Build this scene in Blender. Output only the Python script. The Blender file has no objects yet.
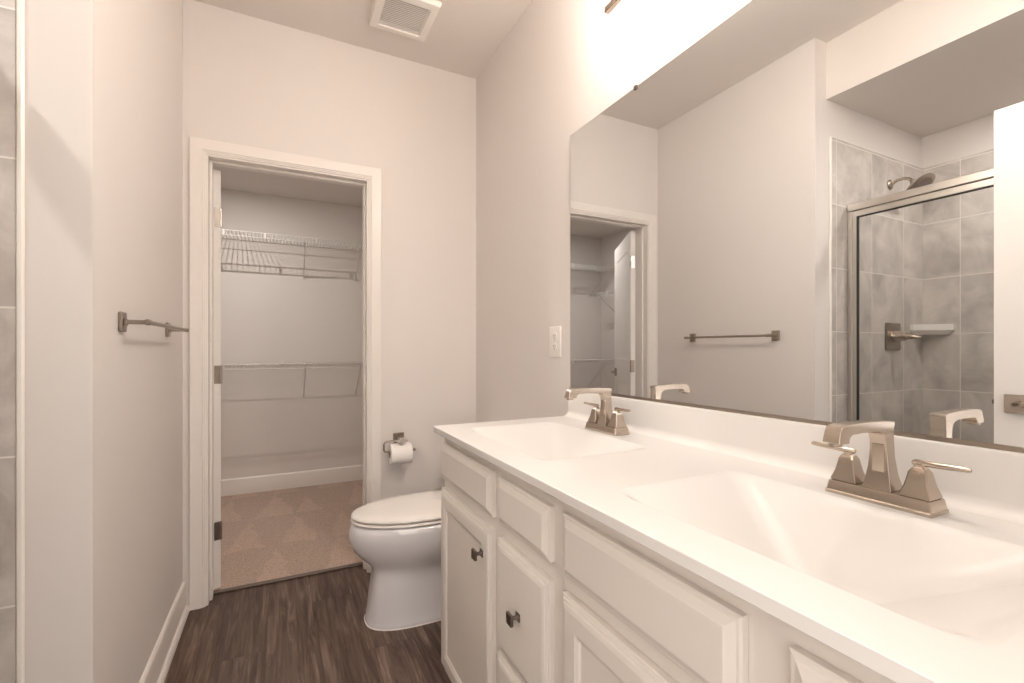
import bpy, bmesh, math, random
from mathutils import Vector, Matrix
random.seed(4)
S = bpy.context.scene
COL = S.collection
PI = math.pi

# ---------------------------------------------------------------- camera
XC, H = -1.0104, 1.1669
cd = bpy.data.cameras.new('camera'); cam = bpy.data.objects.new('camera', cd); COL.objects.link(cam)
cd.sensor_width = 36.0; cd.lens = 462.99 / 1024 * 36.0
cd.shift_y = (349.64 - 341.5) / 1024
cd.clip_start = 0.01
cam.location = (XC, 0, H); cam.rotation_euler = (PI / 2, 0, -math.radians(26.362))
S.camera = cam
# ---------------------------------------------------------------- world, exposure
w = bpy.data.worlds.new('world'); S.world = w; w.use_nodes = True
bg = w.node_tree.nodes['Background']; bg.inputs[0].default_value = (1.0, 0.925, 0.87, 1); bg.inputs[1].default_value = 2.5
S.view_settings.view_transform = 'Standard'; S.view_settings.look = 'None'
S.view_settings.gamma = 1; S.view_settings.use_curve_mapping = False
S.view_settings.exposure = 0.2
cy = S.cycles
cy.max_bounces = 12; cy.diffuse_bounces = 8; cy.glossy_bounces = 8; cy.transmission_bounces = 10; cy.transparent_max_bounces = 16
cy.sample_clamp_indirect = 6.0; cy.caustics_reflective = False; cy.caustics_refractive = False
cy.use_denoising = True
BULB_W, SHOWER_W, CLOSET_W, CEIL_FILL_W = 37.5, 8.0, 9.3, 2.5      # lamp powers, used by the lamp builders
WARM = (1, .945, .905); WARM2 = (1, .93, .86)

# ---------------------------------------------------------------- room dimensions
XL = -1.411; YB = 2.510; ZC = 2.743; YW = 1.415; XSB = -2.48; YF = 0.010
ZS = 2.453; XH = -1.505                     # shower soffit and its header
CX0, CX1, CYB, CZ = -2.27, -0.06, 4.303, 2.44   # closet
WT = 0.115

# ---------------------------------------------------------------- materials
def nodes(name):
    m = bpy.data.materials.new(name); m.use_nodes = True
    return m, m.node_tree.nodes, m.node_tree.links, m.node_tree.nodes['Principled BSDF']
def mat(name, col, rough=.5, metal=0, bump=0, scale=200, spec=.5, coat=0, aniso=0):
    m, n, l, b = nodes(name)
    b.inputs['Base Color'].default_value = (*col, 1); b.inputs['Roughness'].default_value = rough
    b.inputs['Metallic'].default_value = metal; b.inputs['Specular IOR Level'].default_value = spec
    b.inputs['Coat Weight'].default_value = coat
    if bump:
        t = n.new('ShaderNodeTexCoord'); z = n.new('ShaderNodeTexNoise'); z.inputs['Scale'].default_value = scale; z.inputs['Detail'].default_value = 3
        u = n.new('ShaderNodeBump'); u.inputs['Strength'].default_value = bump; u.inputs['Distance'].default_value = .001
        l.new(t.outputs['Object'], z.inputs['Vector']); l.new(z.outputs['Fac'], u.inputs['Height']); l.new(u.outputs[0], b.inputs['Normal'])
    return m
def emit(name, col, e):
    m, n, l, b = nodes(name)
    b.inputs['Base Color'].default_value = (*col, 1)
    b.inputs['Emission Color'].default_value = (*col, 1); b.inputs['Emission Strength'].default_value = e
    return m
def ramp(n, stops):
    r = n.new('ShaderNodeValToRGB'); e = r.color_ramp.elements
    while len(e) < len(stops): e.new(.5)
    for k, (p, c) in enumerate(stops): e[k].position = p; e[k].color = (*c, 1)
    return r
def mth(n, l, op, a, b=None, c=None):
    q = n.new('ShaderNodeMath'); q.operation = op
    for i, v in enumerate((a, b, c)):
        if v is None: continue
        if isinstance(v, (int, float)): q.inputs[i].default_value = v
        else: l.new(v, q.inputs[i])
    return q.outputs[0]

def wood_floor():
    m, n, l, b = nodes('dark_wood_vinyl')
    t = n.new('ShaderNodeTexCoord'); sp = n.new('ShaderNodeSeparateXYZ'); l.new(t.outputs['Object'], sp.inputs[0])
    x, y = sp.outputs[0], sp.outputs[1]
    row = mth(n, l, 'FLOOR', mth(n, l, 'DIVIDE', x, .178))
    off = mth(n, l, 'MULTIPLY', mth(n, l, 'FRACT', mth(n, l, 'MULTIPLY', row, .381)), 1.22)
    pl = mth(n, l, 'FLOOR', mth(n, l, 'DIVIDE', mth(n, l, 'ADD', y, off), 1.22))
    cb = n.new('ShaderNodeCombineXYZ'); l.new(row, cb.inputs[0]); l.new(pl, cb.inputs[1])
    wn = n.new('ShaderNodeTexWhiteNoise'); wn.noise_dimensions = '3D'; l.new(cb.outputs[0], wn.inputs['Vector'])
    mp = n.new('ShaderNodeCombineXYZ')
    l.new(mth(n, l, 'ADD', mth(n, l, 'MULTIPLY', x, 40), mth(n, l, 'MULTIPLY', wn.outputs['Value'], 37)), mp.inputs[0])
    l.new(mth(n, l, 'MULTIPLY', y, 2.6), mp.inputs[1]); l.new(mth(n, l, 'MULTIPLY', wn.outputs['Value'], 11), mp.inputs[2])
    g = n.new('ShaderNodeTexNoise'); g.inputs['Scale'].default_value = 1; g.inputs['Detail'].default_value = 7; g.inputs['Roughness'].default_value = .68; g.inputs['Distortion'].default_value = .9
    l.new(mp.outputs[0], g.inputs['Vector'])
    r = ramp(n, [(.27, (.020, .009, .005)), (.43, (.060, .033, .022)), (.54, (.108, .067, .049)), (.63, (.175, .119, .094)), (.74, (.32, .24, .20))])
    l.new(g.outputs['Fac'], r.inputs[0])
    hv = n.new('ShaderNodeHueSaturation'); l.new(r.outputs[0], hv.inputs['Color'])
    l.new(mth(n, l, 'MULTIPLY_ADD', wn.outputs['Value'], .45, .8), hv.inputs['Value'])
    # narrow seams between planks
    fx = mth(n, l, 'FRACT', mth(n, l, 'DIVIDE', x, .178)); fy = mth(n, l, 'FRACT', mth(n, l, 'DIVIDE', mth(n, l, 'ADD', y, off), 1.22))
    sx = mth(n, l, 'LESS_THAN', fx, .012); sy = mth(n, l, 'LESS_THAN', fy, .0022)
    seam = mth(n, l, 'MAXIMUM', sx, sy)
    mx = n.new('ShaderNodeMix'); mx.data_type = 'RGBA'
    l.new(mth(n, l, 'MULTIPLY', seam, .6), mx.inputs[0]); l.new(hv.outputs[0], mx.inputs[6]); mx.inputs[7].default_value = (.015, .01, .008, 1)
    l.new(mx.outputs[2], b.inputs['Base Color'])
    b.inputs['Roughness'].default_value = .42
    bu = n.new('ShaderNodeBump'); bu.inputs['Strength'].default_value = .25; bu.inputs['Distance'].default_value = .002
    l.new(mth(n, l, 'SUBTRACT', g.outputs['Fac'], mth(n, l, 'MULTIPLY', seam, .6)), bu.inputs['Height']); l.new(bu.outputs[0], b.inputs['Normal'])
    return m
def carpet_mat():
    m, n, l, b = nodes('beige_carpet')
    t = n.new('ShaderNodeTexCoord'); sp = n.new('ShaderNodeSeparateXYZ'); l.new(t.outputs['Object'], sp.inputs[0])
    nz = n.new('ShaderNodeTexNoise'); nz.inputs['Scale'].default_value = 9; l.new(t.outputs['Object'], nz.inputs['Vector'])
    wob = mth(n, l, 'MULTIPLY_ADD', nz.outputs['Fac'], .10, -.05)
    x = mth(n, l, 'ADD', sp.outputs[0], wob); y = mth(n, l, 'ADD', sp.outputs[1], wob)
    # vacuum tracks: rows of irregular triangles where the pile leans the other way
    rowf = mth(n, l, 'DIVIDE', mth(n, l, 'SUBTRACT', y, 2.53), .55); row = mth(n, l, 'FLOOR', rowf)
    v = mth(n, l, 'FRACT', rowf)
    xs = mth(n, l, 'DIVIDE', mth(n, l, 'ADD', x, mth(n, l, 'MULTIPLY', row, .17)), .30)
    wn = n.new('ShaderNodeTexWhiteNoise'); wn.noise_dimensions = '2D'; cbn = n.new('ShaderNodeCombineXYZ'); l.new(mth(n, l, 'FLOOR', xs), cbn.inputs[0]); l.new(row, cbn.inputs[1]); l.new(cbn.outputs[0], wn.inputs['Vector'])
    u = mth(n, l, 'FRACT', xs)
    ctr = mth(n, l, 'MULTIPLY_ADD', wn.outputs['Value'], .35, .33)
    tri = mth(n, l, 'SUBTRACT', mth(n, l, 'MULTIPLY_ADD', wn.outputs['Value'], .35, .70), mth(n, l, 'MULTIPLY', mth(n, l, 'ABSOLUTE', mth(n, l, 'SUBTRACT', u, ctr)), 2.5))
    d = mth(n, l, 'SUBTRACT', tri, v)
    sm = n.new('ShaderNodeMapRange'); sm.interpolation_type = 'SMOOTHSTEP'; sm.inputs[1].default_value = -.07; sm.inputs[2].default_value = .07; l.new(d, sm.inputs[0])
    f = n.new('ShaderNodeTexNoise'); f.inputs['Scale'].default_value = 170; f.inputs['Detail'].default_value = 4; l.new(t.outputs['Object'], f.inputs['Vector'])
    r = ramp(n, [(.25, (.30, .215, .165)), (.55, (.52, .385, .305)), (.8, (.68, .54, .45))]); l.new(f.outputs['Fac'], r.inputs[0])
    hv = n.new('ShaderNodeHueSaturation'); l.new(r.outputs[0], hv.inputs['Color']); l.new(mth(n, l, 'MULTIPLY_ADD', sm.outputs[0], .16, .92), hv.inputs['Value'])
    l.new(hv.outputs[0], b.inputs['Base Color']); b.inputs['Roughness'].default_value = 1; b.inputs['Specular IOR Level'].default_value = .1
    b.inputs['Sheen Weight'].default_value = .3
    bu = n.new('ShaderNodeBump'); bu.inputs['Strength'].default_value = .9; bu.inputs['Distance'].default_value = .008
    l.new(f.outputs['Fac'], bu.inputs['Height']); l.new(bu.outputs[0], b.inputs['Normal'])
    return m
def tile_mat(name, axis, u0, v0, tw=.335, th=.33, gw=.0045):
    m, n, l, b = nodes(name)
    t = n.new('ShaderNodeTexCoord'); sp = n.new('ShaderNodeSeparateXYZ'); l.new(t.outputs['Object'], sp.inputs[0])
    U = sp.outputs[axis]; V = sp.outputs[2] if axis != 3 else sp.outputs[1]
    a = mth(n, l, 'DIVIDE', mth(n, l, 'SUBTRACT', U, u0), tw); c = mth(n, l, 'DIVIDE', mth(n, l, 'SUBTRACT', V, v0), th)
    fa = mth(n, l, 'ABSOLUTE', mth(n, l, 'SUBTRACT', mth(n, l, 'FRACT', mth(n, l, 'ADD', a, .5)), .5))
    fc = mth(n, l, 'ABSOLUTE', mth(n, l, 'SUBTRACT', mth(n, l, 'FRACT', mth(n, l, 'ADD', c, .5)), .5))
    gr = mth(n, l, 'MAXIMUM', mth(n, l, 'LESS_THAN', fa, gw / tw / 2), mth(n, l, 'LESS_THAN', fc, gw / th / 2))
    cb = n.new('ShaderNodeCombineXYZ'); l.new(mth(n, l, 'FLOOR', a), cb.inputs[0]); l.new(mth(n, l, 'FLOOR', c), cb.inputs[1])
    wn = n.new('ShaderNodeTexWhiteNoise'); l.new(cb.outputs[0], wn.inputs['Vector'])
    vm = n.new('ShaderNodeVectorMath'); vm.operation = 'MULTIPLY_ADD'; l.new(wn.outputs['Color'], vm.inputs[0]); vm.inputs[1].default_value = (9, 9, 9); l.new(t.outputs['Object'], vm.inputs[2])
    nz = n.new('ShaderNodeTexNoise'); nz.inputs['Scale'].default_value = 5.5; nz.inputs['Detail'].default_value = 8; nz.inputs['Roughness'].default_value = .62; nz.inputs['Distortion'].default_value = .6; l.new(vm.outputs[0], nz.inputs['Vector'])
    r = ramp(n, [(.3, (.42, .385, .36)), (.52, (.58, .54, .51)), (.70, (.71, .665, .63))]); l.new(nz.outputs['Fac'], r.inputs[0])
    mx = n.new('ShaderNodeMix'); mx.data_type = 'RGBA'; l.new(gr, mx.inputs[0]); l.new(r.outputs[0], mx.inputs[6]); mx.inputs[7].default_value = (.78, .74, .70, 1)
    l.new(mx.outputs[2], b.inputs['Base Color']); b.inputs['Roughness'].default_value = .38
    bu = n.new('ShaderNodeBump'); bu.inputs['Strength'].default_value = .4; bu.inputs['Distance'].default_value = .002; bu.invert = True
    l.new(gr, bu.inputs['Height']); l.new(bu.outputs[0], b.inputs['Normal'])
    return m
def glass_mat(name, tint=(.965, .97, .965), rough=0.0, mixf=.10):
    m, n, l, b = nodes(name)
    tr = n.new('ShaderNodeBsdfTransparent'); tr.inputs[0].default_value = (*tint, 1)
    gl = n.new('ShaderNodeBsdfGlossy'); gl.inputs['Roughness'].default_value = rough
    fr = n.new('ShaderNodeFresnel'); fr.inputs[0].default_value = 1.45
    mx = n.new('ShaderNodeMixShader'); ge = n.new('ShaderNodeNewGeometry'); l.new(mth(n, l, 'MULTIPLY', fr.outputs[0], mth(n, l, 'SUBTRACT', 1, ge.outputs['Backfacing'])), mx.inputs[0]); l.new(tr.outputs[0], mx.inputs[1]); l.new(gl.outputs[0], mx.inputs[2])
    l.new(mx.outputs[0], n['Material Output'].inputs[0]); return m
def frost_mat():
    m, n, l, b = nodes('frosted_lamp_glass')
    tr = n.new('ShaderNodeBsdfTransparent'); tr.inputs[0].default_value = (1, .97, .93, 1)
    ts = n.new('ShaderNodeBsdfTranslucent'); ts.inputs[0].default_value = (.95, .92, .88, 1)
    mx = n.new('ShaderNodeMixShader'); mx.inputs[0].default_value = .35; l.new(tr.outputs[0], mx.inputs[1]); l.new(ts.outputs[0], mx.inputs[2])
    l.new(mx.outputs[0], n['Material Output'].inputs[0]); return m

M = dict(
    wall=mat('warm_greige_wall_paint', (.735, .70, .675), .75, bump=.12, scale=420, spec=.25),
    ceil=mat('flat_ceiling_paint', (.73, .69, .655), .9, bump=.1, scale=420, spec=.15),
    trim=mat('white_trim_paint', (.80, .765, .73), .35, bump=.03, scale=60),
    door=mat('white_door_paint', (.82, .79, .76), .35),
    cab=mat('cream_cabinet_paint', (.70, .655, .605), .38, bump=.04, scale=90),
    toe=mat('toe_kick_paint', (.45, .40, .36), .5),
    marble=mat('white_cultured_marble', (.76, .745, .725), .22, spec=.14),
    porcelain=mat('white_porcelain', (.78, .78, .80), .07, spec=.6, coat=.5),
    seat=mat('white_toilet_seat_plastic', (.83, .80, .765), .16),
    nickel=mat('brushed_nickel', (.54, .465, .395), .23, 1, bump=.05, scale=500),
    nickel_dark=mat('dark_brushed_nickel', (.36, .31, .265), .30, 1),
    bronze=mat('dark_pewter_knob', (.20, .165, .14), .32, 1),
    chrome=mat('satin_chrome', (.72, .70, .67), .16, 1),
    alu=mat('brushed_aluminium_frame', (.62, .585, .54), .30, 1, bump=.04, scale=300),
    gasket=mat('black_gasket', (.03, .028, .025), .6),
    mirror=mat('silvered_mirror_glass', (.845, .865, .875), .0, 1),
    wire=mat('white_vinyl_coated_wire', (.66, .64, .62), .4),
    plastic=mat('white_plastic', (.82, .79, .75), .35),
    slot=mat('dark_slot', (.05, .045, .04), .8), vent_back=mat('grey_vent_interior', (.5, .46, .42), .8),
    paper=mat('soft_white_tissue', (.86, .84, .82), .95, bump=.3, scale=260, spec=.1),
    cardboard=mat('cardboard_core', (.35, .27, .2), .9),
    pan=mat('white_acrylic_shower_base', (.80, .78, .75), .25),
    strip=mat('brown_carpet_strip', (.13, .10, .08), .5),
    caulk=mat('white_tile_edge_trim', (.84, .81, .77), .3),
    floor=wood_floor(), carpet=carpet_mat(),
    tile_end=tile_mat('grey_ceramic_tile', 0, -1.915, 1.59),
    tile_back=tile_mat('grey_ceramic_tile_on_long_wall', 1, 1.233, 1.59),
    glass=glass_mat('clear_shower_glass'), frost=frost_mat(),
    bulb=emit('lit_bulb_glass', (1, .94, .885), 30), lens=emit('lit_lamp_lens', (1, .93, .86), 12),
)

# ---------------------------------------------------------------- mesh helpers
class MB:
    def __init__(s): s.bm = bmesh.new()
    def _merge(s, b, mtx=None):
        if mtx is not None: bmesh.ops.transform(b, matrix=mtx, verts=b.verts)
        me = bpy.data.meshes.new('tmp'); b.to_mesh(me); b.free(); s.bm.from_mesh(me); bpy.data.meshes.remove(me); return s
    def box(s, a, c, bevel=0, seg=1, mtx=None):
        b = bmesh.new(); bmesh.ops.create_cube(b, size=1)
        lo = Vector([min(a[i], c[i]) for i in range(3)]); hi = Vector([max(a[i], c[i]) for i in range(3)])
        for v in b.verts: v.co = Vector([lo[i] + (v.co[i] + .5) * (hi[i] - lo[i]) for i in range(3)])
        if bevel: bmesh.ops.bevel(b, geom=list(b.edges), offset=bevel, segments=seg, profile=.5, affect='EDGES', clamp_overlap=True)
        return s._merge(b, mtx)
    def loft(s, rings, caps=(True, True), mtx=None, closed=False):
        b = bmesh.new(); vs = [[b.verts.new(p) for p in r] for r in rings]; n = len(rings[0])
        pairs = list(zip(vs, vs[1:])) + ([(vs[-1], vs[0])] if closed else [])
        for r0, r1 in pairs:
            for i in range(n):
                j = (i + 1) % n; b.faces.new((r0[i], r0[j], r1[j], r1[i]))
        if not closed:
            if caps[0]: b.faces.new(vs[0][::-1])
            if caps[1]: b.faces.new(vs[-1])
        bmesh.ops.recalc_face_normals(b, faces=b.faces); return s._merge(b, mtx)
    def tube(s, pts, r, n=8, closed=False):
        pts = [Vector(p) for p in pts]; rings = []
        for i, p in enumerate(pts):
            a = pts[i - 1] if (i or closed) else p; c = pts[(i + 1) % len(pts)] if (i < len(pts) - 1 or closed) else p
            d = (c - a).normalized(); up = Vector((0, 0, 1)) if abs(d.z) < .95 else Vector((1, 0, 0))
            e1 = d.cross(up).normalized(); e2 = d.cross(e1)
            rr = r[i] if isinstance(r, (list, tuple)) else r
            rings.append([p + rr * (math.cos(2 * PI * k / n) * e1 + math.sin(2 * PI * k / n) * e2) for k in range(n)])
        return s.loft(rings, closed=closed)
    def lathe(s, prof, n=32, mtx=None, caps=(True, True)):
        return s.loft([[(r * math.cos(2 * PI * k / n), r * math.sin(2 * PI * k / n), z) for k in range(n)] for r, z in prof], caps, mtx)
    def sphere(s, c, r, n=16):
        b = bmesh.new(); bmesh.ops.create_uvsphere(b, u_segments=n, v_segments=n // 2 + 2, radius=r)
        return s._merge(b, Matrix.Translation(c))
    def build(s, name, m, parent=None, smooth=True, local=False, angle=32):
        me = bpy.data.meshes.new(name); s.bm.to_mesh(me); s.bm.free()
        if parent is not None and not local:
            p = parent
            while p.parent: p = p.parent
            me.transform(Matrix.Translation(-Vector(p.location)))
        me.materials.append(M[m] if isinstance(m, str) else m)
        if smooth:
            me.polygons.foreach_set('use_smooth', [True] * len(me.polygons)); me.set_sharp_from_angle(angle=math.radians(angle))
        o = bpy.data.objects.new(name, me); COL.objects.link(o)
        if parent is not None: o.parent = parent
        return o
def empty(name, loc, label=None, cat=None, group=None, rz=0):
    o = bpy.data.objects.new(name, None); COL.objects.link(o); o.location = loc; o.rotation_euler = (0, 0, rz); o.empty_display_size = .05
    if label: tag(o, label, cat, group)
    return o
def tag(o, label, cat, group=None):
    o['label'] = label; o['category'] = cat
    if group: o['group'] = group
    return o
def lamp(kind, loc, power, size, col, parent):
    d = bpy.data.lights.new('lamp_glow', kind); d.energy = power; d.color = col
    if kind == 'POINT': d.shadow_soft_size = size
    else: d.shape = 'DISK'; d.size = size * 2
    o = bpy.data.objects.new('lamp_glow', d); COL.objects.link(o); o.parent = parent
    p = parent
    while p.parent: p = p.parent
    o.location = Vector(loc) - Vector(p.location); return o
def struct(o): o['kind'] = 'structure'; return o
def arc(c, r, a0, a1, n, f): return [f(c[0] + r * math.cos(a0 + (a1 - a0) * k / n), c[1] + r * math.sin(a0 + (a1 - a0) * k / n)) for k in range(n + 1)]

# ---------------------------------------------------------------- room shell
f = MB(); f.box((-2.7, -1.6, -.1), (.12, YB + .105, 0)); struct(f.build('floor', 'floor', smooth=False))
f = MB(); f.box((CX0 - .1, YB + .105, -.1), (CX1 + .2, CYB + .1, .008)); struct(f.build('floor_closet', 'carpet', smooth=False))
c = MB(); c.box((XH - .001, YF - .13, ZC), (.12, YB + .06, ZC + .1)); struct(c.build('ceiling', 'ceil', smooth=False))
c = MB(); c.box((CX0 - .1, YB + WT, CZ), (CX1 + .1, CYB + .1, CZ + .1)); struct(c.build('ceiling_closet', 'ceil', smooth=False))
c = MB(); c.box((XSB - .1, YF - .12, ZS), (XH, YW, ZC + .1)); struct(c.build('ceiling_shower', 'ceil', smooth=False))
f = MB(); f.box((0, YF - .12, 0), (.12, YB, ZC)); struct(f.build('wall_right', 'wall', smooth=False))
DX0, DX1, DZ = -1.314, -.614, 2.050          # closet doorway clear opening
f = MB(); f.box((CX0 - .1, YB, 0), (DX0 - .018, YB + WT, ZC)); f.box((DX1 + .018, YB, 0), (.12, YB + WT, ZC)); f.box((DX0 - .018, YB, DZ + .018), (DX1 + .018, YB + WT, ZC))
struct(f.build('wall_back', 'wall', smooth=False))
f = MB(); f.box((XL - .105, YW, 0), (XL, YB, ZC)); struct(f.build('wall_left', 'wall', smooth=False))
f = MB(); f.box((XSB - .1, YW, 0), (XL - .105, YW + .105, ZS + .2)); struct(f.build('wall_shower_end', 'wall', smooth=False))
f = MB(); f.box((XSB - .1, YF - .12, 0), (XSB, YW, ZS)); struct(f.build('wall_shower_back', 'wall', smooth=False))
EX0, EX1 = -1.345, -.625                      # entry doorway
f = MB(); f.box((XSB, YF - .12, 0), (EX0 - .02, YF, ZC)); f.box((EX1 + .02, YF - .12, 0), (0, YF, ZC)); f.box((EX0 - .02, YF - .12, 2.06), (EX1 + .02, YF, ZC))
struct(f.build('wall_front', 'wall', smooth=False))
f = MB(); f.box((CX0 - .1, YB + WT, 0), (CX0, CYB, CZ)); struct(f.build('wall_closet_left', 'wall', smooth=False))
f = MB(); f.box((CX1, YB + WT, 0), (CX1 + .1, CYB, CZ)); struct(f.build('wall_closet_right', 'wall', smooth=False))
f = MB(); f.box((CX0 - .1, CYB, 0), (CX1 + .1, CYB + .1, CZ)); struct(f.build('wall_closet_back', 'wall', smooth=False))
# tiled shower walls (8 mm tile), up to z 2.26
f = MB(); f.box((XSB, YW - .008, .05), (-1.541, YW, 2.262)); struct(f.build('wall_shower_end_tile', 'tile_end', smooth=False))
f = MB(); f.box((XSB, YF, .05), (XSB + .008, YW - .008, 2.262)); struct(f.build('wall_shower_back_tile', 'tile_back', smooth=False))
f = MB(); f.box((XSB + .008, YF, .05), (-1.541, YF + .008, 2.262)); struct(f.build('wall_shower_near_tile', 'tile_end', smooth=False))
f = MB(); f.box((-1.541, YW - .010, 0), (-1.527, YW, 2.266), .004); f.box((XSB, YW - .010, 2.262), (-1.541, YW, 2.268), .002); struct(f.build('trim_tile_edge', 'caulk'))

# ---- casings, jambs, baseboards
def casing(x0, x1, z1, y, wdt, sgn, name):
    # mitred frame of a stepped profile, outer edge x0..x1, top z1, on wall plane y, standing out by sgn
    prof = [(0, 0), (0, .015), (.002, .017), (.047, .0165), (.050, .013), (.0545, .0125), (.0565, .0095), (.061, .009), (wdt, .007), (wdt, 0)]
    path = [((x0, 0), (1, 0)), ((x0, z1), (1, -1)), ((x1, z1), (-1, -1)), ((x1, 0), (-1, 0))]
    rings = [[(px + dx * i, y + sgn * t, pz + dz * i) for i, t in prof] for (px, pz), (dx, dz) in path]
    m = MB(); m.loft(rings); return struct(m.build(name, 'trim', angle=20))
casing(-1.384, -.544, 2.120, YB, .0625, -1, 'trim_1')
casing(-1.384, -.544, 2.120, YB + WT, .0625, 1, 'trim_2')
f = MB()
f.box((DX0 - .018, YB - .002, 0), (DX0, YB + WT + .002, DZ)); f.box((DX1, YB - .002, 0), (DX1 + .018, YB + WT + .002, DZ)); f.box((DX0 - .018, YB - .002, DZ), (DX1 + .018, YB + WT + .002, DZ + .018))
st0, st1 = YB + .040, YB + .074      # door stop
f.box((DX0, st0, 0), (DX0 + .011, st1, DZ - .011), .002); f.box((DX1 - .011, st0, 0), (DX1, st1, DZ - .011), .002); f.box((DX0, st0, DZ - .011), (DX1, st1, DZ), .002)
struct(f.build('trim_3', 'trim'))
f = MB()
f.box((EX0 - .02, YF - .122, 0), (EX0, YF + .002, 2.06)); f.box((EX1, YF - .122, 0), (EX1 + .02, YF + .002, 2.06)); f.box((EX0 - .02, YF - .122, 2.04), (EX1 + .02, YF + .002, 2.06)); struct(f.build('trim_4', 'trim'))
BBP = [(0, 0), (.0135, 0), (.0135, .112), (.011, .122), (.006, .128), (0, .130)]
SHP = [(.0135, 0), (.029, 0), (.0285, .008), (.025, .016), (.020, .021), (.0135, .023)]
def baseboard(p0, p1, nrm, name, shoe=True, zoff=0):
    m = MB()
    for P in ((BBP, SHP) if shoe else (BBP,)):
        m.loft([[(p[0] + nrm[0] * t, p[1] + nrm[1] * t, z + zoff) for t, z in P] for p in (p0, p1)])
    return struct(m.build(name, 'trim', angle=25))
baseboard((XL, YW + .001), (XL, YB), (1, 0), 'baseboard_left')
baseboard((-.544, YB), (0, YB), (0, -1), 'baseboard_back')
baseboard((0, 1.47), (0, YB), (-1, 0), 'baseboard_right')
baseboard((CX0, CYB), (CX1, CYB), (0, -1), 'baseboard_closet_back', False, .008)
baseboard((CX0, YB + WT), (CX0, CYB), (1, 0), 'baseboard_closet_left', False, .008)
baseboard((CX1, YB + WT), (CX1, CYB), (-1, 0), 'baseboard_closet_right', False, .008)
f = MB(); f.box((DX0, YB + .092, 0), (DX1, YB + .118, .011), .004); struct(f.build('trim_5', 'strip'))

# ---------------------------------------------------------------- doors
def door_leaf(name, loc, rz, wd, ht, side, lab_handle=True):
    # local frame: hinge edge at origin, leaf runs along +y, thickness along +x*side
    r = empty(name, loc, rz=rz); r['kind'] = 'structure'
    T = .035; z0 = .012
    m = MB()
    xs = sorted((0, T * side))
    m.box((xs[0] + .004, 0, z0), (xs[1] - .004, wd, ht), .001)
    def ring(y0, y1, a, b, x): return [(x, y0, a), (x, y1, a), (x, y1, b), (x, y0, b)]
    panels = [(.115, wd - .115, 1.09, ht - .125), (.115, wd - .115, .23, .92)]
    for xf, sg in ((xs[1], 1), (xs[0], -1)):
        # stiles and rails of the face
        m.box((xf - sg * .006, 0, z0), (xf, .115, ht)); m.box((xf - sg * .006, wd - .115, z0), (xf, wd, ht))
        for a, b in ((z0, .23), (.92, 1.09), (ht - .125, ht)): m.box((xf - sg * .006, .115, a), (xf, wd - .115, b))
        for y0, y1, a, b in panels:
            rs = [ring(y0 + i, y1 - i, a + i, b - i, xf - sg * d) for i, d in ((0, 0), (.012, .0075), (.022, .008), (.050, .0015), (.055, .001))]
            m.loft(rs, caps=(False, True))
    m.build('leaf', 'door', r, local=True)
    return r, T
def lever(r, y, z, x, sg, ln, nm='nickel_dark'):
    m = MB(); m.box((x, y - .035, z - .033), (x + sg * .008, y + .035, z + .033), .003); pl = m.build('lever_plate', nm, r, local=True)
    m = MB(); m.tube([(x + sg * .008, y, z), (x + sg * .030, y, z)], .011, 12)
    m.box((x + sg * .024, y - .012, z - .010), (x + sg * .038, y + ln, z + .010), .004); m.build('lever_handle', nm, r, local=True)
    m = MB(); m.lathe([(.0065, 0), (.0065, .003), (.003, .003)], 12, Matrix.Translation((x + sg * .038, y, z)) @ Matrix.Rotation(sg * PI / 2, 4, 'Y')); m.build('lock_button', 'bronze', r, local=True)
def hinges(r, x, sg, zs, jamb_dir):
    for k, z in enumerate(zs):
        m = MB(); m.tube([(x, -.002, z - .044), (x, -.002, z + .044)], .0055, 10)
        m.box((x, -.0015, z - .044), (x - sg * .030, .0005, z + .044), .0006)
        m.build('hinge', 'chrome' if k == 0 else 'nickel_dark', r, local=True)  # top hinge gets paler metal: a glint put into its colour
dr, T = door_leaf('door_1', (DX0 + .004, YB + WT + .004, 0), math.radians(29.4), .692, 2.036, 1)
lever(dr, .692 - .065, .975, T, 1, -.09); lever(dr, .692 - .065, .975, 0, -1, -.09)
hinges(dr, T, 1, (1.806, 1.046, .29), 1)
dr['label'] = 'white panelled closet door swung open into the closet'; dr['category'] = 'door'
er, T = door_leaf('door_2', (-1.336, YF + .022, 0), math.radians(-1.0), .700, 2.036, -1)
lever(er, .700 - .062, .975, 0, 1, -.10, 'nickel'); lever(er, .700 - .062, .975, -T, -1, -.10, 'nickel')
m = MB(); m.box((-T / 2 - .011, .6995, .945), (-T / 2 + .011, .701, 1.005)); m.box((-T / 2 - .006, .700, .968), (-T / 2 + .006, .709, .984), .002); m.build('latch', 'bronze', er, local=True)
hinges(er, 0, -1, (1.806, 1.046, .29), 1)
er['label'] = 'white entry door with brushed nickel lever, open, seen in the mirror'; er['category'] = 'door'

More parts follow.
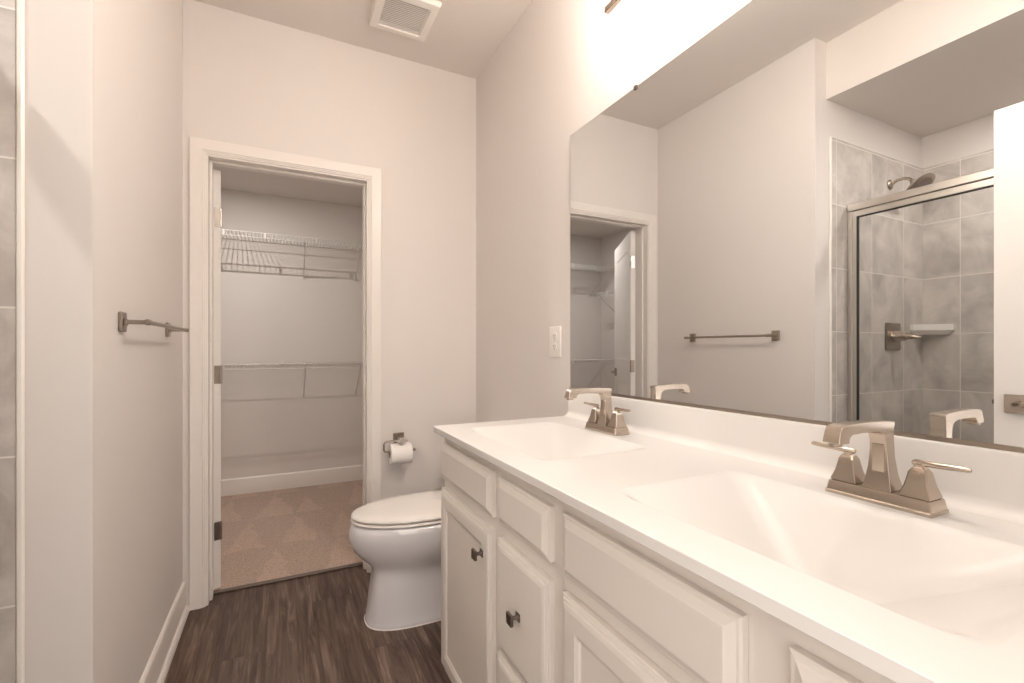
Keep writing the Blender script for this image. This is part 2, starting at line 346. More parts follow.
# ---------------------------------------------------------------- vanity cabinets
XFR = -.545; FT = .020; XFF = XFR + FT          # front plane of the doors, thickness, face-frame plane
ZT = .894; ZTOE = .098
def panel_front(m, y0, y1, z0, z1, prof):
    rs = [[(XFF - .0005 - h, y0 + i, z0 + i), (XFF - .0005 - h, y1 - i, z0 + i), (XFF - .0005 - h, y1 - i, z1 - i), (XFF - .0005 - h, y0 + i, z1 - i)] for i, h in prof]
    m.loft(rs)
DRAWER = [(0, 0), (0, .010), (.003, .012), (.007, .0125), (.0175, .0185), (.0190, .0198), (.0215, .020)]
STEP = [(0, 0), (0, .011), (.002, .0125), (.006, .0128), (.007, .015), (.011, .0155), (.012, .018), (.018, .0195), (.020, .020)]
DOORP = STEP + [(.050, .020), (.052, .0185), (.058, .0165), (.060, .013), (.064, .0125)]
def knob(parent, y, z):
    m = MB(); R = Matrix.Translation((XFR - .0005, y, z)) @ Matrix.Rotation(-PI / 2, 4, 'Y')
    m.box((XFR + .001, y - .009, z - .009), (XFR - .003, y + .009, z + .009), .001)
    m.lathe([(.006, .002), (.0045, .008), (.0045, .014), (.007, .019)], 12, R)
    m.box((XFR - .018, y - .0125, z - .0125), (XFR - .025, y + .0125, z + .0125), .0012, 1)
    return m.build('knob', 'bronze', parent, angle=20)
def cabinet(label, y0, y1, door, drw, left_end):
    r = empty('vanity_cabinet', (-.27, (y0 + y1) / 2, 0), label, 'cabinet')
    m = MB()
    XB = -.004
    m.box((XFF + .0185, y0, ZTOE), (XB, y0 + .016, ZT)); m.box((XFF + .0185, y1 - .016, ZTOE), (XB, y1, ZT)); m.box((XB - .008, y0 + .016, ZTOE), (XB, y1 - .016, ZT)); m.box((XFF + .0185, y0 + .016, ZTOE), (XB - .008, y1 - .016, ZTOE + .016))
    # face frame
    zr = (ZTOE, .155), (.700, .760), (.830, ZT)
    ys = [(y0, drw[0] + .016), (drw[1] - .016, door[0] + .016), (door[1] - .016, y1)]
    for a, b in ys: m.box((XFF, a, ZTOE), (XFF + .018, b, ZT))
    for a, b in zr: m.box((XFF + .0003, y0, a), (XFF + .0183, y1, b))
    m.box((XFF + .0003, drw[0], .415), (XFF + .0183, drw[1], .465))
    m.build('cabinet_body', 'cab', r, angle=20)
    m = MB(); m.box((XFF + .075, y0, 0), (XFF + .09, y1, ZTOE)); m.build('toe_kick', 'toe', r)
    m = MB(); panel_front(m, door[0], door[1], .743, .859, DRAWER); m.build('false_front', 'cab', r, smooth=False)
    m = MB(); panel_front(m, door[0], door[1], .130, .711, DOORP); d = m.build('door', 'cab', r, smooth=False)
    knob(d, door[0] + .048, .637)
    m = MB(); panel_front(m, drw[0], drw[1], .745, .856, DRAWER); m.build('drawer', 'cab', r, smooth=False)
    for a, b in ((.445, .708), (.130, .432)):
        m = MB(); panel_front(m, drw[0], drw[1], a, b, STEP); d = m.build('drawer', 'cab', r, smooth=False)
        knob(d, (drw[0] + drw[1]) / 2, (a + b) / 2 + .002)
    return r
cabinet('cream vanity cabinet unit beside the toilet, with visible square knobs', .7550, 1.484, (1.068, 1.478), (.786, 1.029), True)
cabinet('cream vanity cabinet unit under the nearer sink', .020, .7540, (.360, .739), (.045, .305), False)

# ---------------------------------------------------------------- countertop with two moulded basins
ZTOP, X0T, Y0T, Y1T = .912, -.559, .014, 1.504
YCS = (1.162, .421)
def sstep(t): t = max(0, min(1, t)); return t * t * (3 - 2 * t)
def smin(a, b, k):
    h = max(k - abs(a - b), 0) / k; return min(a, b) - h * h * k * .25
HX = (-.478, -.150); HY = .250
def basin_depth(x, y):
    for yc in YCS:
        dy = HY - abs(y - yc); db = HX[1] - x; df = x - HX[0]
        if dy > 0 and db > 0 and df > 0:
            d = smin(smin(dy / .215, db / .12, .30), df / .095, .35)
            d = max(0, d)
            s = d * d / (d + .07) if d < 1 else 1          # eased lip
            s = min(s, 1)
            s = s if s < .8 else .8 + .2 * (1 - math.exp(-(s - .8) / .2))
            return .125 * s
    return 0
def in_basin(x, y): return any(abs(y - yc) < HY - 1e-6 and HX[0] + 1e-6 < x < HX[1] - 1e-6 for yc in YCS)
def zlip(x, y):
    return -basin_depth(x, y)
top = empty('vanity_countertop', (-.28, .76, ZTOP), 'white moulded countertop with two sinks over the cream cabinets', 'countertop')
def axis(a, b, step, extra):
    n = max(1, round((b - a) / step)); v = {round(a + (b - a) * k / n, 5) for k in range(n + 1)} | {round(e, 5) for e in extra}
    return sorted(v)
XS = axis(X0T, -.002, .0065, HX); YS = axis(Y0T, Y1T, .0075, [yc + s * HY for yc in YCS for s in (-1, 1)])
bmT, bmB = MB(), [MB(), MB()]
def gridmesh(mb, xs, ys, pred):
    vt = {}
    def V(i, j):
        if (i, j) not in vt:
            x, y = xs[i], ys[j]; vt[i, j] = mb.bm.verts.new((x, y, ZTOP + zlip(x, y)))
        return vt[i, j]
    for i in range(len(xs) - 1):
        for j in range(len(ys) - 1):
            if pred((xs[i] + xs[i + 1]) / 2, (ys[j] + ys[j + 1]) / 2): mb.bm.faces.new((V(i, j), V(i + 1, j), V(i + 1, j + 1), V(i, j + 1)))
gridmesh(bmT, XS, YS, lambda x, y: not in_basin(x, y))
for k, yc in enumerate(YCS): gridmesh(bmB[k], XS, YS, lambda x, y, yc=yc: in_basin(x, y) and abs(y - yc) < HY)
# rounded front, end edges and underside lip
def edge_ring(q, z):
    return [(-.002, Y1T + q, z), (X0T + .012 - .0, Y1T + q, z), (X0T + .004 - q * .7, Y1T - .004 + q * .7, z), (X0T - q, Y1T - .012, z), (X0T - q, Y0T, z)]
prof = [(-.0, ZTOP), (.0012, ZTOP - .0012), (.0012, ZTOP - .0175), (.0, ZTOP - .019), (-.036, ZTOP - .019)]
rs = [[bmT.bm.verts.new(p) for p in edge_ring(q, z)] for q, z in prof]
for a, b in zip(rs, rs[1:]):
    for i in range(4): bmT.bm.faces.new((a[i], a[i + 1], b[i + 1], b[i]))
cor = [bmT.bm.verts.new(p) for p in ((X0T, Y1T, ZTOP - .0002),)]
bmesh.ops.recalc_face_normals(bmT.bm, faces=bmT.bm.faces)
bmT.build('counter_slab', 'marble', top, angle=30)
for b in bmB: b.build('basin', 'marble', top, angle=60)
m = MB()
bp = [(-.002, ZTOP - .001), (-.046, ZTOP - .001), (-.046, ZTOP + .0002), (-.036, ZTOP + .0016), (-.028, ZTOP + .006), (-.0225, ZTOP + .013), (-.021, ZTOP + .022), (-.020, ZTOP + .092), (-.0185, ZTOP + .0968), (-.014, ZTOP + .0985), (-.002, ZTOP + .0985)]
m.loft([[(x, y, z) for x, z in bp] for y in (Y0T, Y1T + .004)]); m.build('backsplash', 'marble', top, angle=40)
for yc in YCS:
    zz = ZTOP - basin_depth(-.30, yc)
    m = MB(); m.lathe([(.0, .0035), (.014, .0035), (.018, .001), (.030, .0015), (.0315, .0035), (.034, .002), (.0345, -.002)], 28, Matrix.Translation((-.30, yc, zz))); m.build('drain', 'nickel', top)

# ---------------------------------------------------------------- faucets
def frust(m, cx, cyy, secs):
    def ring(hx, hy, z, c):
        return [(cx - hx + c, cyy - hy, z), (cx + hx - c, cyy - hy, z), (cx + hx, cyy - hy + c, z), (cx + hx, cyy + hy - c, z), (cx + hx - c, cyy + hy, z), (cx - hx + c, cyy + hy, z), (cx - hx, cyy + hy - c, z), (cx - hx, cyy - hy + c, z)]
    m.loft([ring(*s) for s in secs])
def faucet(yc, label):
    XF = -.106; Z = ZTOP
    r = empty('sink_faucet', (XF, yc, Z), label, 'faucet', 'faucets on the vanity countertop')
    m = MB(); frust(m, XF, yc, [(.0285, .077, Z + .0003, .002), (.0285, .077, Z + .005, .002), (.0270, .0755, Z + .0065, .002), (.0245, .0735, Z + .020, .002), (.0235, .0725, Z + .0222, .002)]); m.build('base_plate', 'nickel', r, angle=25)
    # spout: side profile with a half-width that narrows up the column
    P = [(-.083, Z + .022, .0200), (-.0905, Z + .045, .0160), (-.0950, Z + .075, .0132), (-.0962, Z + .105, .0122), (-.0962, Z + .124, .0120), (-.0945, Z + .1275, .0124), (-.0945, Z + .1345, .0124),
         (-.120, Z + .1370, .0120), (-.165, Z + .1385, .0116), (-.210, Z + .1385, .0116), (-.236, Z + .1375, .0118), (-.245, Z + .1345, .012), (-.249, Z + .128, .012), (-.254, Z + .112, .0125),
         (-.2535, Z + .1100, .0125), (-.2260, Z + .1095, .0122), (-.2235, Z + .1180, .0118), (-.2160, Z + .1220, .0116), (-.190, Z + .1228, .0116), (-.140, Z + .1215, .0118), (-.1270, Z + .1165, .0120),
         (-.1205, Z + .1040, .0122), (-.1190, Z + .085, .0130), (-.1200, Z + .060, .0150), (-.1225, Z + .040, .0180), (-.1270, Z + .022, .0215)]
    m = MB(); b = bmesh.new()
    cxx = sum(p[0] for p in P[:6]) / 6
    L = [b.verts.new((x, yc - wv, z)) for x, z, wv in P]; Rr = [b.verts.new((x, yc + wv, z)) for x, z, wv in P]
    n = len(P)
    for i in range(n):
        j = (i + 1) % n; b.faces.new((L[i], L[j], Rr[j], Rr[i]))
    fl = b.faces.new(L[::-1]); fr = b.faces.new(Rr)
    bmesh.ops.triangulate(b, faces=[fl, fr], ngon_method='EAR_CLIP')
    bmesh.ops.recalc_face_normals(b, faces=b.faces); m._merge(b)
    sp = m.build('spout', 'nickel', r, angle=28)
    bv = sp.modifiers.new('bevel', 'BEVEL'); bv.width = .0016; bv.segments = 2; bv.limit_method = 'ANGLE'; bv.angle_limit = math.radians(40)
    m = MB(); m.box((-.1212, yc - .0085, Z + .052), (-.1186, yc + .0085, Z + .098), .0004, 1); m.build('spout_inlay', 'nickel', sp)
    m = MB(); m.lathe([(.010, 0), (.010, .004), (.008, .005)], 16, Matrix.Translation((-.242, yc, Z + .1055))); m.build('aerator', 'nickel_dark', sp)
    m = MB(); m.tube([(-.0760, yc, Z + .020), (-.0745, yc, Z + .042)], .002, 8); m.sphere((-.0743, yc, Z + .044), .0035, 10); m.build('drain_lift_rod', 'nickel', r)
    for sg in (-1, 1):
        hy = yc + sg * .0515
        m = MB(); frust(m, XF, hy, [(.0190, .0190, Z + .0224, .001), (.0190, .0190, Z + .0236, .001), (.0205, .0205, Z + .0238, .001), (.0200, .0200, Z + .0265, .001), (.0160, .0160, Z + .040, .002), (.0132, .0132, Z + .054, .002), (.0120, .0120, Z + .0615, .002), (.0085, .0085, Z + .0675, .002), (.0062, .0062, Z + .070, .0022), (.0062, .0062, Z + .0735, .0022)])
        h = m.build('handle', 'nickel', r, angle=25)
        m = MB(); m.tube([(XF, hy - sg * .010, Z + .0745), (XF, hy - sg * .006, Z + .0755), (XF - .002, hy + sg * .03, Z + .0765), (XF - .004, hy + sg * .058, Z + .078), (XF - .004, hy + sg * .062, Z + .078)], [.0035, .0052, .0046, .0040, .0025], 12); m.build('lever', 'nickel', h)
    return r
faucet(YCS[0], 'brushed nickel two-handle faucet at the farther sink, near the toilet')
faucet(YCS[1], 'brushed nickel two-handle faucet at the nearer sink, in the right foreground')

# ---------------------------------------------------------------- mirror
ym1 = 1.516
mr = empty('wall_mirror', (-.004, .77, 1.5), 'large frameless mirror on the wall above the vanity', 'mirror')
m = MB(); m.box((-.006, .03, 1.0135), (-.0005, ym1, 2.0015), .0008, 1); m.build('mirror_glass', 'mirror', mr, smooth=False)
m = MB(); m.box((-.0095, .03, 1.0108), (-.0003, ym1, 1.0132)); m.box((-.0095, .03, 1.0132), (-.0075, ym1, 1.0185)); m.build('bottom_channel', 'nickel_dark', mr)
for y in (1.143, .40):
    m = MB(); m.box((-.010, y - .006, 1.992), (-.0065, y + .006, 2.004), .001); m.box((-.010, y - .006, 2.002), (-.0005, y + .006, 2.0055), .001); m.build('mirror_clip', 'bronze', mr)

# ---------------------------------------------------------------- vanity light
vl = empty('vanity_light', (0, .76, 2.25), 'bar light fixture on the wall above the mirror', 'light fixture')
XB, ZB = -.122, 2.203
m = MB(); m.box((-.0225, .66, 2.19), (-.001, .86, 2.31), .004); m.build('wall_plate', 'nickel', vl)
m = MB(); m.box((XB - .009, .378, ZB - .009), (XB + .009, 1.142, ZB + .009), .0015)
for y in (.71, .81): m.box((XB, y - .006, ZB - .006), (-.02, y + .006, ZB + .006), .001)
m.build('bar', 'nickel', vl)
for y in (.42, .647, .873, 1.100):
    m = MB(); m.lathe([(.009, .006), (.011, .012), (.020, .018), (.024, .030), (.022, .045)], 20, Matrix.Translation((XB, y, ZB))); m.build('socket', 'bronze', vl)
    m = MB(); m.lathe([(.030, .040), (.040, .055), (.047, .090), (.054, .190), (.0525, .190), (.0455, .09), (.0385, .056), (.0285, .042)], 28, Matrix.Translation((XB, y, ZB)), caps=(False, False)); sh = m.build('shade', 'frost', vl)
    m = MB(); m.sphere((XB, y, ZB + .135), .020, 14); m.lathe([(.012, .045), (.012, .12)], 12, Matrix.Translation((XB, y, ZB))); b_ = m.build('bulb', 'bulb', vl); lamp('POINT', (XB, y, ZB + .135), BULB_W, .028, WARM, b_)

# ---------------------------------------------------------------- ceiling fan grille
fx0, fx1, fy0, fy1 = -.643, -.362, 2.022, 2.302
vf = empty('exhaust_fan', ((fx0 + fx1) / 2, (fy0 + fy1) / 2, ZC), 'square white louvred exhaust fan cover on the ceiling', 'exhaust fan')
m = MB(); z0, z1 = ZC - .001, ZC - .024
def rr(x0, x1, y0, y1, z, c=.006): return [(x0 + c, y0, z), (x1 - c, y0, z), (x1, y0 + c, z), (x1, y1 - c, z), (x1 - c, y1, z), (x0 + c, y1, z), (x0, y1 - c, z), (x0, y0 + c, z)]
def rin(i, z): return rr(fx0 + i, fx1 - i, fy0 + i, fy1 - i, z)
m.loft([rin(0, z0), rin(.0, z0 - .006), rin(.006, z1 + .003), rin(.016, z1), rin(.040, z1 - .002), rin(.042, z1 + .002), rin(.042, z0)], caps=(False, False)); m.build('grille_frame', 'plastic', vf, angle=35)
m = MB(); ns = 17
for k in range(ns):
    y = fy0 + .046 + (fy1 - fy0 - .092) * k / (ns - 1)
    m.box((fx0 + .040, -.0058, -.0008), (fx1 - .040, .0058, .0008), mtx=Matrix.Translation((0, y, z1 + .004)) @ Matrix.Rotation(math.radians(24), 4, 'X'))
m.build('louvres', 'plastic', vf)
m = MB(); m.box((fx0 + .041, fy0 + .041, z0 - .002), (fx1 - .041, fy1 - .041, z0)); m.build('grille_backing', 'vent_back', vf)

# ---------------------------------------------------------------- wall outlet plate by the mirror
oy0, oy1, oz0, oz1 = 1.587, 1.672, 1.137, 1.262
ot = empty('outlet_plate', (0, (oy0 + oy1) / 2, 1.2), 'white duplex outlet plate on the wall left of the mirror', 'electrical outlet')
m = MB(); m.box((-.0065, oy0, oz0), (-.0005, oy1, oz1), .003, 3); m.build('cover_plate', 'plastic', ot)
for dz in (-.0215, .0215):
    yc, zc = (oy0 + oy1) / 2, (oz0 + oz1) / 2 + dz
    R = Matrix.Translation((-.0065, yc, zc)) @ Matrix.Rotation(-PI / 2, 4, 'Y')
    m = MB(); m.lathe([(.0175, -.001), (.0175, .0015), (.0165, .0022)], 24, R); s_ = m.build('receptacle', 'plastic', ot)
    m = MB()
    for a in (-.0065, .0065): m.box((-.0092, yc + a - .0012, zc - .001), (-.0086, yc + a + .0012, zc + .008))
    m.box((-.0092, yc - .0025, zc - .0105), (-.0086, yc + .0025, zc - .0055)); m.build('socket_slots', 'slot', s_)
m = MB(); m.lathe([(.003, 0), (.003, .0008)], 10, Matrix.Translation((-.0065, (oy0 + oy1) / 2, (oz0 + oz1) / 2)) @ Matrix.Rotation(-PI / 2, 4, 'Y')); m.build('screw', 'chrome', ot)

# ---------------------------------------------------------------- towel bar on the left wall
tb = empty('towel_bar', (XL, 1.905, 1.243), 'brushed nickel towel bar on the left wall beside the closet doorway', 'towel bar')
xo = XL + .063
for y in (1.621, 2.190):
    m = MB(); m.box((XL + .0005, y - .0225, 1.2435 - .0275), (XL + .010, y + .0225, 1.2435 + .0275), .003); m.box((XL + .010, y - .010, 1.2335), (XL + .016, y + .010, 1.2535), .002); m.build('wall_plate', 'nickel_dark', tb)
    m = MB(); m.box((XL + .012, y - .0055, 1.2375), (xo, y + .0055, 1.2495), .0015); m.build('post', 'nickel_dark', tb)
m = MB(); m.tube([(xo, 1.606, 1.2435), (xo, 1.609, 1.2435), (xo, 1.635, 1.2435), (xo, 1.637, 1.2435), (xo, 2.174, 1.2435), (xo, 2.176, 1.2435), (xo, 2.202, 1.2435), (xo, 2.205, 1.2435)], [.006, .0085, .0085, .0065, .0065, .0085, .0085, .006], 14); m.build('bar', 'nickel_dark', tb)

# ---------------------------------------------------------------- toilet paper holder and roll
hx, hz, yr = -.450, .693, YB - .062
tp = empty('toilet_paper_holder', (hx, YB, hz), 'dark nickel toilet paper holder on the back wall beside the doorway', 'toilet paper holder')
m = MB(); m.box((hx - .029, YB - .009, hz - .027), (hx + .029, YB - .0005, hz + .027), .003); m.build('wall_plate', 'nickel_dark', tp)
m = MB(); m.box((hx - .010, yr - .006, hz - .013), (hx + .010, YB - .008, hz + .003), .003); m.build('post', 'nickel_dark', tp)
za, zb = hz - .005, .634
path = [(hx + .012, yr, za), (hx, yr, za), (-.525, yr, za), (-.534, yr, za - .003), (-.539, yr, za - .012), (-.539, yr, zb + .012), (-.535, yr, zb + .003), (-.526, yr, zb), (-.384, yr, zb), (-.380, yr, zb)]
m = MB(); m.tube(path, .0052, 10); m.sphere((-.379, yr, zb), .0075, 10); m.build('roll_arm', 'nickel_dark', tp)
zr = zb - .0135
pr = empty('toilet_paper_roll', (-.455, yr, zr), 'white toilet paper roll with fanned folded end on the holder', 'toilet paper')
RY = Matrix.Translation((-.510, yr, zr)) @ Matrix.Rotation(PI / 2, 4, 'Y')
m = MB(); m.lathe([(.0205, .001), (.052, 0), (.0545, .003), (.0545, .107), (.052, .110), (.0205, .109)], 40, RY, caps=(False, False)); m.build('roll', 'paper', pr)
m = MB(); m.loft([[(rr_ * math.cos(2 * PI * k / 24), rr_ * math.sin(2 * PI * k / 24), z) for k in range(24)] for rr_, z in ((.0205, 0), (.0205, .110), (.0195, .110), (.0195, 0))], closed=True, mtx=RY); m.build('core', 'cardboard', pr)
m = MB(); b = bmesh.new()
rows = []
for k in range(13):                       # pleated fan of the folded sheet
    t = k / 12; a = math.radians(-52 + 104 * t); o_ = .006 * (1 if k % 2 else -1)
    bx = -.455 + .006 * (t - .5); L_ = .046 if k % 2 else .038
    rows.append((b.verts.new((bx, yr - .030 + o_ * .3, zr + .046)), b.verts.new((-.455 + math.sin(a) * L_, yr - .040 + o_, zr + .048 + math.cos(a) * L_ * 1.0))))
for p, q in zip(rows, rows[1:]): b.faces.new((p[0], p[1], q[1], q[0]))
bmesh.ops.solidify(b, geom=list(b.faces), thickness=.0006); m._merge(b); m.build('folded_sheet', 'paper', pr, smooth=False)

# ---------------------------------------------------------------- toilet
YT = 2.060
tl = empty('toilet', (-.40, YT, 0), 'white elongated toilet with closed lid between vanity and closet doorway', 'toilet')
def egg(z, xf, xb, hw, xc=-.40, ex=2.0, n=56, exb=None):
    pts = []
    for k in range(n):
        t = 2 * PI * k / n; cx_, sy_ = math.cos(t), math.sin(t)
        e = ex if cx_ < 0 else (exb or ex)
        ax = (xc - xf) if cx_ < 0 else (xb - xc)
        den = (abs(cx_) ** e + abs(sy_) ** e) ** (1 / e)
        pts.append((xc + ax * cx_ / den, YT + hw * sy_ / den, z))
    return pts
ZR = .430
m = MB()
secs = [(.0, -.690, -.13, .132, 2.7), (.006, -.692, -.13, .134, 2.7), (.016, -.690, -.13, .133, 2.7), (.030, -.687, -.13, .128, 2.8), (.060, -.682, -.13, .124, 3.2), (.12, -.674, -.13, .119, 3.6), (.18, -.665, -.13, .114, 3.6),
        (.215, -.661, -.13, .113, 3.2), (.232, -.664, -.13, .119, 2.8), (.25, -.678, -.12, .131, 2.4), (.275, -.706, -.11, .149, 2.2), (.31, -.738, -.10, .167, 2.1), (.345, -.755, -.09, .179, 2.05), (.38, -.760, -.08, .186, 2.05), (.405, -.757, -.08, .187, 2.05), (ZR - .008, -.750, -.08, .187, 2.05), (ZR - .002, -.745, -.08, .183, 2.05), (ZR, -.736, -.085, .174, 2.05)]
m.loft([egg(z, xf, xb, hw, -.40 if z > .22 else -.42, ex, exb=3.2) for z, xf, xb, hw, ex in secs]); m.build('bowl', 'porcelain', tl, angle=60)
m = MB(); m.loft([egg(z, -.752 + i, -.215, .183 - i, -.42, 2.05, exb=3.0) for i, z in ((.022, ZR + .005), (.004, ZR + .006), (0, ZR + .009), (.001, ZR + .014), (.004, ZR + .016), (.022, ZR + .0165))]); m.build('seat', 'seat', tl, angle=50)
m = MB(); m.loft([egg(z, -.751 + i, -.215, .182 - i * .8, -.42, 2.05, exb=3.0) for i, z in ((.022, ZR + .022), (.003, ZR + .023), (0, ZR + .027), (.003, ZR + .034), (.012, ZR + .0385), (.05, ZR + .0425), (.11, ZR + .0435), (.165, ZR + .044))]); m.build('lid', 'seat', tl, angle=50)
for sg in (-1, 1):
    m = MB(); m.box((-.235, YT + sg * .07 - .02, ZR + .001), (-.195, YT + sg * .07 + .02, ZR + .030), .006); m.build('seat_hinge', 'seat', tl)
def rrect(x0, x1, hy, z, c):
    p = []
    for cx_, cy_, a0 in ((x1 - c, hy - c, 0), (x0 + c, hy - c, PI / 2), (x0 + c, -hy + c, PI), (x1 - c, -hy + c, 1.5 * PI)):
        p += [(cx_ + c * math.cos(a0 + PI / 2 * k / 5), YT + cy_ + c * math.sin(a0 + PI / 2 * k / 5), z) for k in range(6)]
    return p
m = MB(); m.loft([rrect(-.195, -.030, .20, z, .035) for z in (ZR - .02, ZR)] + [rrect(-.205, -.020, .215, ZR + .02, .035), rrect(-.212, -.017, .222, .70, .03), rrect(-.212, -.017, .222, .715, .03)]); m.build('tank', 'porcelain', tl, angle=50)
m = MB(); m.loft([rrect(-.218, -.015, .228, .716, .03), rrect(-.222, -.013, .232, .720, .03), rrect(-.222, -.013, .232, .738, .03), rrect(-.216, -.018, .226, .745, .03)]); m.build('tank_lid', 'porcelain', tl, angle=40)
m = MB(); m.tube([(-.212, YT - .16, .665), (-.232, YT - .16, .665)], .008, 10); m.tube([(-.230, YT - .165, .665), (-.233, YT - .10, .662)], [.008, .005], 10); m.build('flush_lever', 'chrome', tl)
m = MB(); m.loft([egg(.0, -.6945, -.128, .1365, -.42, 2.7, exb=3.2), egg(.004, -.6935, -.128, .1355, -.42, 2.7, exb=3.2)]); m.build('caulk_line', 'caulk', tl)

# ---------------------------------------------------------------- closet wire shelves
def wire_shelf(name, label, p0, along, out, L, z, depth, braces, lip_dir, drop, ties):
    # p0 = wall corner start, along / out are unit XY directions
    r = empty(name, (p0[0], p0[1], z), label, 'wire shelf')
    def P(a, o, zz): return (p0[0] + along[0] * a + out[0] * o, p0[1] + along[1] * a + out[1] * o, zz)
    m = MB(); n = int(L / .0254)
    for k in range(n + 1):
        a = .004 + (L - .008) * k / n
        pts = [P(a, .006, z + .004), P(a, depth, z + .004)] + [P(a, depth, z - .034)]
        m.tube([pts[0], pts[1]], .0023, 5); m.tube([pts[1], pts[2]], .0023, 5)
    for o, zz in ((.012, z), (depth * .5, z)): m.tube([P(0, o, zz), P(L, o, zz)], .0028, 6)
    m.build('wire_deck', 'wire', r)
    m = MB()
    for zz in (z + .003, z - .034): m.tube([P(0, depth, zz), P(L, depth, zz)], .0034, 6)
    for a in ties: m.box(P(a - .006, depth - .003, z - .036), P(a + .006, depth + .005, z + .005))
    m.build('front_lip', 'wire', r)
    for a in braces:
        m = MB(); m.tube([P(a, depth + .004, z - .002), P(a, depth + .003, z - .03), P(a, .010, z - drop), P(a, .004, z - drop)], .0048, 6); m.box(P(a - .008, .0005, z - drop - .022), P(a + .008, .005, z - drop + .008), .001); m.build('brace', 'wire', r)
    for k in range(int(L / .30) + 1):
        a = min(L - .02, .06 + k * .30); m = MB(); m.box(P(a - .006, .0005, z - .008), P(a + .006, .014, z + .010), .001); m.build('wall_clip', 'plastic', r)
    return r
LB = CX1 - CX0
bx = [x - CX0 for x in (-.43, -.85, -2.11)]
tx = [x - CX0 for x in (-1.40, -1.13, -.77, -.48, -.25, -1.70, -1.98)]
wire_shelf('wire_shelf', 'white wire shelf high on the closet back wall', (CX0, CYB), (1, 0), (0, -1), LB, 2.050, .300, bx, 0, .265, tx)
wire_shelf('wire_shelf', 'white wire shelf at waist height low on the closet back wall', (CX0, CYB), (1, 0), (0, -1), LB, 1.052, .300, bx, 0, .275, tx)
wire_shelf('wire_shelf', 'white wire shelf on the closet side wall, seen in mirror beside the open door', (CX0, 2.70), (0, 1), (1, 0), 1.27, 1.755, .300, [.30, 1.22], 0, .27, [.2, .5, .8, 1.1])

# ---------------------------------------------------------------- closet ceiling lamp
cl = empty('ceiling_light', (-1.32, 3.46, CZ), 'round white ceiling light inside the closet', 'ceiling light')
m = MB(); m.lathe([(.085, -.001), (.085, -.012), (.080, -.018), (.0105, -.018), (.0105, -.001)], 36, Matrix.Translation((-1.32, 3.46, CZ)), caps=(False, False)); m.build('trim_ring', 'plastic', cl)
m = MB(); m.lathe([(.0102, -.016), (.0102, -.012)], 36, Matrix.Translation((-1.32, 3.46, CZ))); l_ = m.build('lens', 'lens', cl); lamp('AREA', (-1.32, 3.46, CZ - .0185), CLOSET_W, .009, WARM2, l_)
sl = empty('recessed_light', (-2.06, .68, ZS), 'round white recessed light in the shower ceiling', 'ceiling light')
m = MB(); m.lathe([(.082, -.001), (.082, -.005), (.078, -.008), (.060, -.006), (.060, -.001)], 36, Matrix.Translation((-2.06, .68, ZS)), caps=(False, False)); m.build('trim_ring', 'plastic', sl)
m = MB(); m.lathe([(.0595, -.005), (.0595, -.002)], 36, Matrix.Translation((-2.06, .68, ZS))); l_ = m.build('lens', 'lens', sl); lamp('AREA', (-2.06, .68, ZS - .0085), SHOWER_W, .026, WARM2, l_)
fill_light = empty('recessed_light', (-.95, .62, ZC), 'round white fill light added to the main bathroom ceiling, unseen', 'ceiling light')  # invented lamp out of view, added to lift the low areas
m = MB(); m.lathe([(.082, -.001), (.082, -.005), (.078, -.008), (.060, -.006), (.060, -.001)], 36, Matrix.Translation((-.95, .62, ZC)), caps=(False, False)); m.build('trim_ring', 'plastic', fill_light)
m = MB(); m.lathe([(.0595, -.005), (.0595, -.002)], 36, Matrix.Translation((-.95, .62, ZC))); l_ = m.build('lens', 'lens', fill_light); lamp('AREA', (-.95, .62, ZC - .0085), CEIL_FILL_W, .055, WARM2, l_)

# ---------------------------------------------------------------- shower
f = MB(); f.box((XSB + .008, YF + .008, 0), (-1.65, YW - .008, .045)); f.box((-1.76, YF + .008, 0), (-1.56, YW - .010, .115), .012)
sb = f.build('shower_pan', 'pan'); tag(sb, 'white low shower base with raised curb under the glass doors', 'shower pan')
XD = -1.700
en = empty('shower_door_frame', (XD, .71, .115), 'brushed metal track frame around the sliding shower doors', 'shower frame')
yn, yf_ = YF + .009, YW - .009
m = MB(); m.box((XD - .028, yn, 1.892), (XD + .028, yf_, 1.930), .003); m.build('header_rail', 'alu', en)
for y0, y1 in ((yn, yn + .022), (yf_ - .022, yf_)):
    m = MB(); m.box((XD - .022, y0, .116), (XD + .022, y1, 1.892), .002); m.build('wall_jamb', 'alu', en)
m = MB(); m.box((XD - .028, yn + .022, .116), (XD + .028, yf_ - .022, .140), .003); m.build('bottom_track', 'alu', en)
def sdoor(x, y0, y1, label):
    r = empty('sliding_shower_door', (x, (y0 + y1) / 2, .14), label, 'shower door')
    z0, z1 = .143, 1.890
    m = MB(); m.box((x - .0025, y0 + .012, z0 + .012), (x + .0025, y1 - .012, z1 - .012)); g = m.build('glass_pane', 'glass', r, smooth=False)
    for a, b in ((y0, y0 + .020), (y1 - .020, y1)):
        m = MB(); m.box((x - .009, a, z0), (x + .009, b, z1), .002); m.build('stile', 'alu', r)
    for a, b in ((z0, z0 + .022), (z1 - .030, z1)):
        m = MB(); m.box((x - .009, y0 + .020, a), (x + .009, y1 - .020, b), .002); m.build('rail', 'alu', r)
    m = MB()
    for a in (y0 + .020, y1 - .024): m.box((x - .0095, a, z0 + .022), (x + .0095, a + .004, z1 - .030))
    m.box((x - .0095, y0 + .024, z1 - .034), (x + .0095, y1 - .024, z1 - .030)); m.build('gasket', 'gasket', r)
sdoor(XD + .012, .640, yf_ - .023, 'sliding glass shower door at the showerhead end')
sdoor(XD - .012, yn + .023, .700, 'sliding glass shower door at the end nearer the entry')
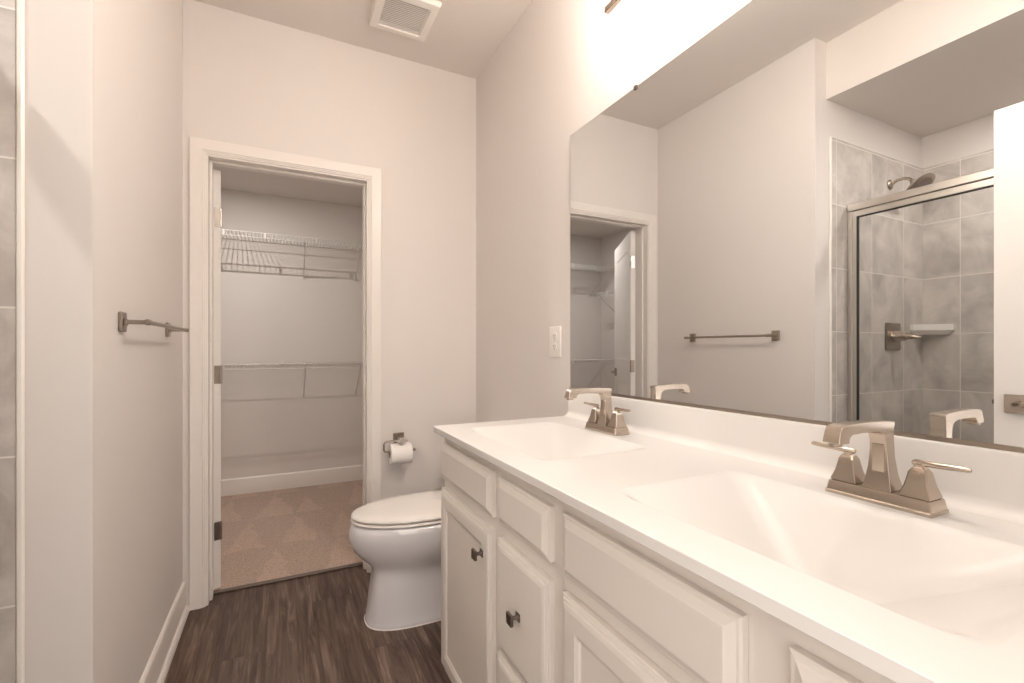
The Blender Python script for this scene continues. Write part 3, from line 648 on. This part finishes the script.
# shower head
sx, sz, yw = -2.100, 2.105, YW - .008
sh = empty('showerhead', (sx, yw, sz), 'satin nickel round shower head on the tiled end wall', 'shower head')
m = MB(); m.lathe([(.028, 0), (.028, .004), (.018, .010), (.012, .012)], 24, Matrix.Translation((sx, yw, sz)) @ Matrix.Rotation(PI / 2, 4, 'X')); m.build('flange', 'nickel_dark', sh)
m = MB(); m.tube([(sx, yw - .004, sz), (sx, yw - .035, sz + .014), (sx, yw - .065, sz + .016), (sx, yw - .092, sz + .004), (sx, yw - .108, sz - .016)], .0085, 12); m.build('shower_arm', 'nickel', sh)
R = Matrix.Translation((sx, yw - .109, sz - .018)) @ Matrix.Rotation(math.radians(180 - 40), 4, 'X')
m = MB(); m.sphere((sx, yw - .108, sz - .016), .014, 12); m.lathe([(.012, .004), (.018, .015), (.030, .022), (.070, .034), (.078, .040), (.078, .048), (.072, .052), (.0, .052)], 36, R); m.build('spray_head', 'nickel_dark', sh)
m = MB(); m.lathe([(.058, .0521), (.058, .054), (.0, .054)], 32, R); m.build('spray_face', 'bronze', sh)
# mixing valve
vx, vz = -2.125, 1.242
sv = empty('shower_valve', (vx, yw, vz), 'square nickel shower valve with lever handle on the tiled end wall', 'shower valve')
m = MB(); m.box((vx - .078, yw - .009, vz - .078), (vx + .078, yw - .0003, vz + .078), .004); m.build('valve_plate', 'nickel_dark', sv)
m = MB(); m.lathe([(.034, 0), (.032, .020), (.026, .045), (.025, .055), (.022, .058)], 24, Matrix.Translation((vx, yw - .008, vz)) @ Matrix.Rotation(PI / 2, 4, 'X'))
m.tube([(vx, yw - .050, vz), (vx, yw - .075, vz), (vx, yw - .110, vz - .004), (vx, yw - .135, vz - .008)], [.018, .019, .012, .007], 12); m.build('lever_handle', 'nickel', sv)
# corner shelf
cs = MB(); a, c0, zt = XSB + .008, yw, 1.315
def tri(ins, z): return [(a, c0, z), (a, c0 - .150 + ins, z), (a + .014, c0 - .150 + ins, z), (a + .150 - ins, c0 - .014, z), (a + .150 - ins, c0, z)]
cs.loft([tri(.030, zt - .060), tri(.008, zt - .042), tri(0, zt - .034), tri(0, zt), tri(.006, zt), tri(.010, zt - .012)])
tag(cs.build('corner_shelf', 'pan', angle=25), 'white corner soap shelf between two tiled shower walls', 'shelf')
